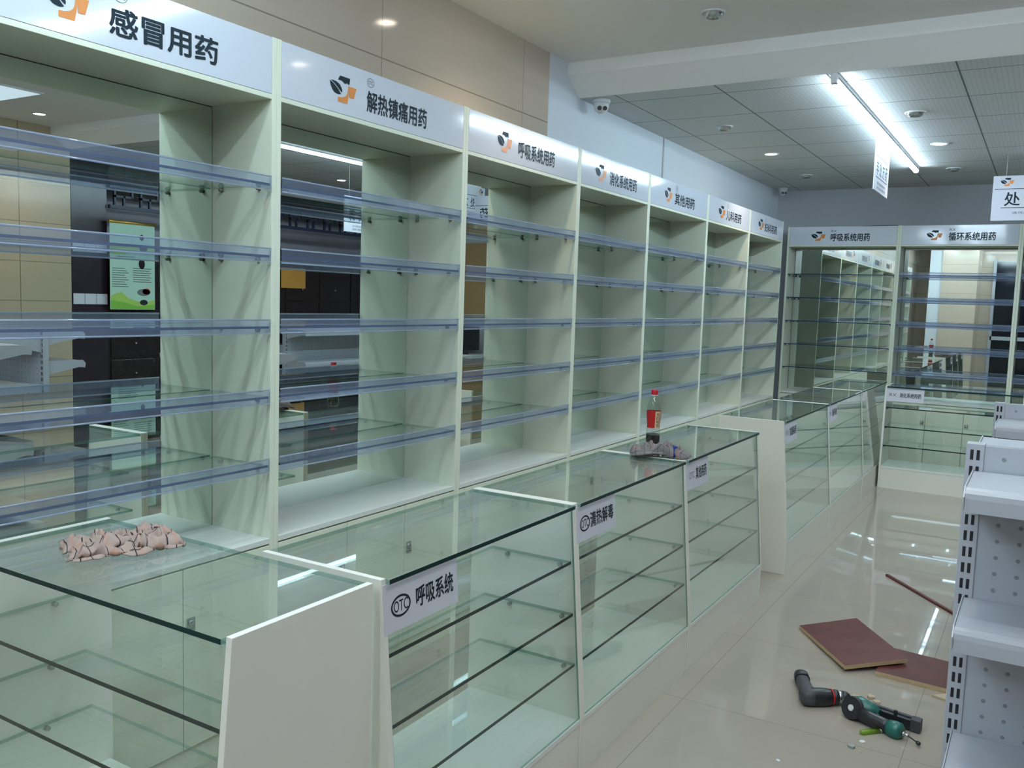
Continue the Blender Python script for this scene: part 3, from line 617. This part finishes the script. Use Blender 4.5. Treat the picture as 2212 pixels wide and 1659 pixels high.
def cordless_drill():
    t = thing('cordless_drill', 'dark cordless drill with a red collar ring lying on its side', 'drill', (1.56,1.86,0))
    r0 = Vector((1.545,1.808,0.034)); d = (Vector((1.712,1.935,0.030))-r0).normalized(); at = lambda k, dz=0.0: r0+d*k+Vector((0,0,dz))
    MB().loft([(at(-0.008),0.020,0.022),(at(0.0),0.029,0.030),(at(0.03),0.033,0.033),(at(0.07),0.034,0.034),(at(0.10),0.032,0.032),(at(0.108),0.028,0.028)], M['black'], n=22, power=2.5).build('motor_housing', t)
    MB().loft([(at(-0.012),0.016,0.018),(at(-0.004),0.0295,0.0305),(at(0.030),0.0338,0.0338),(at(0.036),0.030,0.030)], M['darkgrey'], n=22, power=2.5).build('rear_cap', t)
    MB().loft([(at(0.108),0.031,0.031),(at(0.114),0.0315,0.0315)], M['red'], n=24).build('collar_ring', t)
    MB().loft([(at(0.114),0.029,0.029),(at(0.134),0.029,0.029)], M['black'], n=24).build('torque_collar', t)
    ck = MB(); ck.loft([(at(0.134),0.026,0.026),(at(0.152),0.026,0.026)], M['metal'], n=24); ck.loft([(at(0.152),0.024,0.024),(at(0.172),0.022,0.022),(at(0.186),0.013,0.013),(at(0.190),0.007,0.007)], M['black'], n=24); ck.build('chuck', t)
    MB().lathe([(0.003,0),(0.003,0.018),(0.0015,0.02)], M['metal'], at(0.188), d, 10).build('drill_bit', t)
    g0 = at(0.018); g1 = Vector((1.478,2.040,0.026)); gd = (g1-g0).normalized(); ag = lambda k, dz=0.0: g0+gd*k+Vector((0,0,dz)); Lg = (g1-g0).length
    MB().loft([(ag(0.012),0.034,0.030),(ag(Lg*0.35,-0.002),0.026,0.027),(ag(Lg*0.62,-0.004),0.025,0.025),(ag(Lg*0.78,-0.006),0.027,0.025),(ag(Lg*0.95,-0.004),0.026,0.025),(ag(Lg,-0.003),0.018,0.018)], M['darkgrey'], n=22, power=2.6).build('grip', t)
    MB().loft([(ag(Lg*0.76,-0.003),0.0295,0.0275),(ag(Lg*0.97,-0.003),0.0285,0.0265),(ag(Lg*1.03,-0.003),0.019,0.018)], M['black'], n=22, power=2.6).build('battery', t)
    MB().loft([(ag(Lg*0.22)+d*0.030,0.010,0.010),(ag(Lg*0.36)+d*0.028,0.008,0.009)], M['black'], n=12).build('trigger', t)
    settle(t)
cordless_drill()
def nail_gun():
    t = thing('nail_gun', 'dark green pneumatic nail gun lying on the floor by the drill', 'nail gun', (1.80,1.80,0))
    h = Vector((1.728,1.800,0.042)); tail = Vector((1.905,1.735,0.034)); ga = (tail-h).normalized()
    sd = Vector((-0.42,-0.85,0.30)).normalized()
    MB().lathe([(0.030,-0.030),(0.040,-0.026),(0.042,-0.020),(0.042,0.012)], M['black'], h, sd, 26).build('cylinder_cap', t)
    MB().lathe([(0.012,0),(0.012,0.003),(0.010,0.004)], M['white_plastic'], h+sd*0.0125, sd, 18).build('cap_disc', t)
    MB().loft([(h-sd*0.012+Vector((-0.012,0.02,0)),0.026,0.034),(h+Vector((0.018,0.030,0.0)),0.036,0.038),(h+Vector((0.060,0.020,-0.004)),0.030,0.032),(h+Vector((0.092,0.012,-0.008)),0.019,0.022)], M['green'], n=20, power=2.4).build('head_body', t)
    ag = lambda k, dz=0.0: h+ga*k+Vector((0,0,dz))
    MB().loft([(ag(0.030,-0.008),0.026,0.026),(ag(0.075,-0.010),0.024,0.025),(ag(0.125,-0.010),0.023,0.024),(ag(0.150,-0.010),0.025,0.026)], M['black'], n=20, power=2.3).build('grip', t)
    MB().loft([(ag(0.142,-0.010),0.026,0.027),(ag(0.160,-0.010),0.031,0.031),(ag(0.185,-0.009),0.031,0.031),(ag(0.196,-0.009),0.022,0.022)], M['green'], n=20, power=2.3).build('handle_end', t)
    ft = MB(); p0 = ag(0.194,-0.010); ft.lathe([(0.009,0),(0.009,0.010),(0.006,0.012),(0.006,0.022),(0.004,0.026)], M['metal'], p0, ga, 14); ft.build('air_fitting', t)
    st = MB(); p1 = p0+ga*0.024; fd = (ga+Vector((0.05,-0.12,-0.22))).normalized(); st.lathe([(0.0022,0),(0.0022,0.034),(0.007,0.035),(0.008,0.040),(0.007,0.047),(0.004,0.049)], M['black'], p1, fd, 12); st.build('fitting_plug', t)
    m0 = h+Vector((0.052,0.048,-0.012)); m1 = Vector((1.960,1.832,0.021)); md = (m1-m0).normalized(); ms = md.cross(Vector((0,0,1))).normalized()
    mg = MB()
    mt = Matrix((( md.x,ms.x,0,m0.x),(md.y,ms.y,0,m0.y),(md.z,ms.z,1,m0.z),(0,0,0,1))); Lm = (m1-m0).length
    mg.box(-0.03,Lm,-0.020,-0.006,-0.019,0.024,M['darkgrey'],mat4=mt); mg.box(-0.03,Lm,0.003,0.018,-0.019,0.020,M['black'],mat4=mt); mg.box(0.0,Lm,-0.008,0.006,-0.016,0.012,M['black'],mat4=mt); mg.box(Lm-0.03,Lm+0.004,-0.022,0.020,-0.020,0.026,M['darkgrey'],mat4=mt)
    mg.build('magazine', t, 0.002)
    pl = MB(); pl.box(Lm*0.50,Lm*0.50+0.012,0.010,0.020,0.014,0.040,M['black'],mat4=mt); pl.build('magazine_latch', t, 0.002)
    tg = MB(); tg.tube([ag(0.062,0.012)+Vector((0.012,0.022,0)),ag(0.080,0.008)+Vector((0.014,0.024,-0.004)),ag(0.095,0.004)+Vector((0.010,0.018,-0.004))], 0.005, M['black'], 8); tg.build('trigger', t)
    settle(t)
nail_gun()
def lime_lighter():
    t = thing('lighter', 'small lime green clear lighter lying by the nail gun', 'lighter', (1.81,1.716,0))
    a, b = Vector((1.777,1.682,0.0085)), Vector((1.842,1.752,0.0085)); d = (b-a).normalized(); L = (b-a).length
    MB().loft([(a,0.005,0.005),(a+d*0.006,0.011,0.0078),(a+d*L*0.84,0.011,0.0078)], M['lime'], n=18, power=2.6).build('fuel_body', t)
    MB().loft([(a+d*L*0.84,0.0115,0.008),(a+d*L*0.97,0.0115,0.008),(a+d*L,0.008,0.006)], M['metal'], n=18, power=3).build('metal_hood', t)
    settle(t)
lime_lighter()
def scrap(pts, th, m, name, label, cat, group=None):
    return tag(MB().prism(pts, 2, 0.0, th, m).build(name, None, 0.0008), label, cat, group)
def scrap_at(x, y, s, th, m, name, label, seed, group):
    r = random.Random(seed); n = 5; pts = [(x+s*(0.7+0.5*r.random())*math.cos(2*PI*i/n+seed),y+s*(0.6+0.5*r.random())*math.sin(2*PI*i/n+seed)) for i in range(n)]
    return scrap(pts, th, m, name, label, 'scrap', group)
G1 = 'scraps on the floor by the tools'
scrap_at(1.708,2.003,0.021,0.008,M['chip'],'wood_chip','pale wood chip touching the tip of the drill',1,G1)
scrap_at(1.757,2.030,0.018,0.012,M['chip'],'wood_chip','pale wood chip behind the nail gun head',2,G1)
scrap_at(1.784,2.005,0.019,0.007,M['chip'],'wood_chip','yellowish wood chip against the nail gun magazine',3,G1)
scrap_at(1.769,1.560,0.016,0.009,M['chipg'],'plaster_chip','grey angular chip on the floor in front of the lighter',4,G1)
scrap_at(1.793,1.625,0.011,0.005,M['chipw'],'plaster_chip','small white chip beside the lime lighter',5,G1)
scrap_at(1.572,1.315,0.008,0.004,M['chipw'],'plaster_chip','tiny white chip alone at the bottom picture edge',6,G1)
scrap_at(1.800,1.545,0.006,0.003,M['chip'],'wood_chip','tiny brown chip right of the grey chip',7,G1)
scrap([(1.965,2.192),(2.062,2.165),(2.062,2.236),(2.01,2.237)],0.010,M['chip'],'wood_offcut','triangular wood offcut on the floor against the gondola','scrap')
tag(MB().tube([(0.575,7.93,2.405),(0.70,7.86,2.402),(0.80,7.78,2.395),(0.93,7.70,2.389)],0.005,M['black'],8).build('cable'), 'black cable lying along the top of the back cabinets', 'cable')

# ------------------------------------------------------------------ herbal medicine side of the shop, seen in the mirrors
t = thing('herb_cabinet', 'dark brown herbal medicine cabinet with small drawers along the right wall', 'cabinet', (5.0,0,0))
t.location = (5.02,3.68,0)
box('cabinet_body', 0, 0.5, 0, 4.1, 0, 2.06, M['herb'], t)
k = 0
for zi in range(5):
    for yi in range(7):
        dw = box('drawer', -0.012, 0, 0.03+yi*0.58, 0.58+yi*0.58, 0.55+zi*0.30, 0.83+zi*0.30, M['herb'], t, 0.003)
        MB().lathe([(0.004,0),(0.011,0.004),(0.012,0.012),(0.006,0.016)], M['chrome'], (-0.012,0.30+yi*0.58,0.69+zi*0.30), (-1,0,0), 10).build('knob', dw)
o = tag(box('lacquered_panel', 5.0, 5.4, 3.305, 3.67, 0, 2.52, M['purple']), 'tall dark purple lacquered panel beside the beige pillar', 'panel')
tag(box('wall_board', 3.33, 3.80, 7.93, 7.965, 1.30, 2.26, M['tan']), 'tan board on the back wall, seen in the third mirror', 'board')
t = thing('cash_counter', 'tan low counter below the tan board, seen in the third mirror', 'counter', (3.3,7.5,0))
box('counter_body', 0, 0.6, 0.02, 0.44, 0, 0.80, M['tan'], t); box('counter_top', -0.02, 0.62, 0, 0.45, 0.80, 0.835, M['edge'], t)
t = thing('monitor', 'black screen standing on the tan low counter', 'monitor', (3.58,7.72,0.835))
MB().lathe([(0.09,0),(0.09,0.012),(0.02,0.014),(0.02,0.10)], M['black'], n=20).build('stand', t); box('screen', -0.24, 0.24, -0.02, 0.02, 0.06, 0.36, M['black'], t, 0.004)
t = thing('fretwork_canopy', 'dark lattice fretwork canopy above the herbal cabinet', 'canopy', (4.98,3.68,0))
mb = MB(); mb.box(-0.02,0.02,0,4.1,2.50,2.54,M['fret']); mb.box(-0.02,0.02,0,4.1,2.30,2.335,M['fret'])
for i in range(14):
    y = 0.05+i*0.29
    mb.box(-0.012,0.012,y,y+0.022,2.335,2.50,M['fret']); mb.box(-0.012,0.012,y+0.10,y+0.122,2.335,2.43,M['fret']); mb.box(-0.012,0.012,y,y+0.20,2.41,2.432,M['fret']); mb.box(-0.012,0.012,y+0.19,y+0.212,2.41,2.50,M['fret'])
mb.build('fretwork', t)
box('fascia', 0.0, 0.5, 0, 4.1, 2.54, 2.785, M['herb'], t)
o = tag(box('drug_board', 4.985, 4.992, 5.93, 6.33, 1.60, 1.84, M['amber']), 'orange board on the herbal cabinet front, seen in the second mirror', 'board'); 
t = thing('wall_poster', 'pale green hanging poster with a gold rod, seen in the nearest mirror', 'poster', (4.93,3.65,0))
p = box('poster_sheet', 0, 0.004, 0, 0.50, 1.33, 2.16, M['poster'], t)
MB().lathe([(0.016,-0.01),(0.016,0.51)], M['gold'], (0.002,0,2.175), (0,1,0), 12).build('top_rod', t)
pr = MB()
def yz(pts, m, dx=-0.001): 
    pr.face([pr.bm.verts.new((dx,a,b)) for a,b in pts], m)
yz([(0.005,1.335),(0.495,1.335),(0.495,1.43),(0.40,1.40),(0.30,1.41),(0.20,1.44),(0.12,1.50),(0.05,1.48),(0.005,1.46)], M['hill2'])
yz([(0.005,1.335),(0.495,1.335),(0.495,1.38),(0.30,1.36),(0.15,1.40),(0.005,1.42)], M['hill'], -0.0015)
for cy_, cz, ry, rz_, m in ((0.37,1.50,0.075,0.035,'chrome'),(0.40,1.51,0.045,0.03,'red'),(0.37,1.40,0.045,0.028,'black'),(0.35,1.78,0.035,0.05,'herb'),(0.35,2.04,0.025,0.03,'herb')):
    yz([(cy_+ry*math.cos(a*PI/8), cz+rz_*math.sin(a*PI/8)) for a in range(16)], M[m], -0.002)
for i in range(9): yz([(0.02,1.55+i*0.022),(0.20-0.02*(i%3),1.55+i*0.022),(0.20-0.02*(i%3),1.556+i*0.022),(0.02,1.556+i*0.022)], M['ink_thin'], -0.0012)
for i in range(7): yz([(0.25,1.60+i*0.022),(0.46-0.02*(i%2),1.60+i*0.022),(0.46-0.02*(i%2),1.606+i*0.022),(0.25,1.606+i*0.022)], M['ink_thin'], -0.0012)
for i in range(6): yz([(0.08,1.82+i*0.022),(0.30-0.03*(i%2),1.82+i*0.022),(0.30-0.03*(i%2),1.826+i*0.022),(0.08,1.826+i*0.022)], M['ink_thin'], -0.0012)
pr.build('poster_print', p)
for i in range(3): tag(box('notice_sheet', 4.994, 4.998, 3.315+i*0.118, 3.428+i*0.118, 1.375, 1.475, M['paper']), ('white notice sheet on the purple panel, next to the pillar','middle white notice sheet on the purple panel','white notice sheet on the purple panel, next to the poster')[i], 'notice', 'notice sheets on the purple panel')
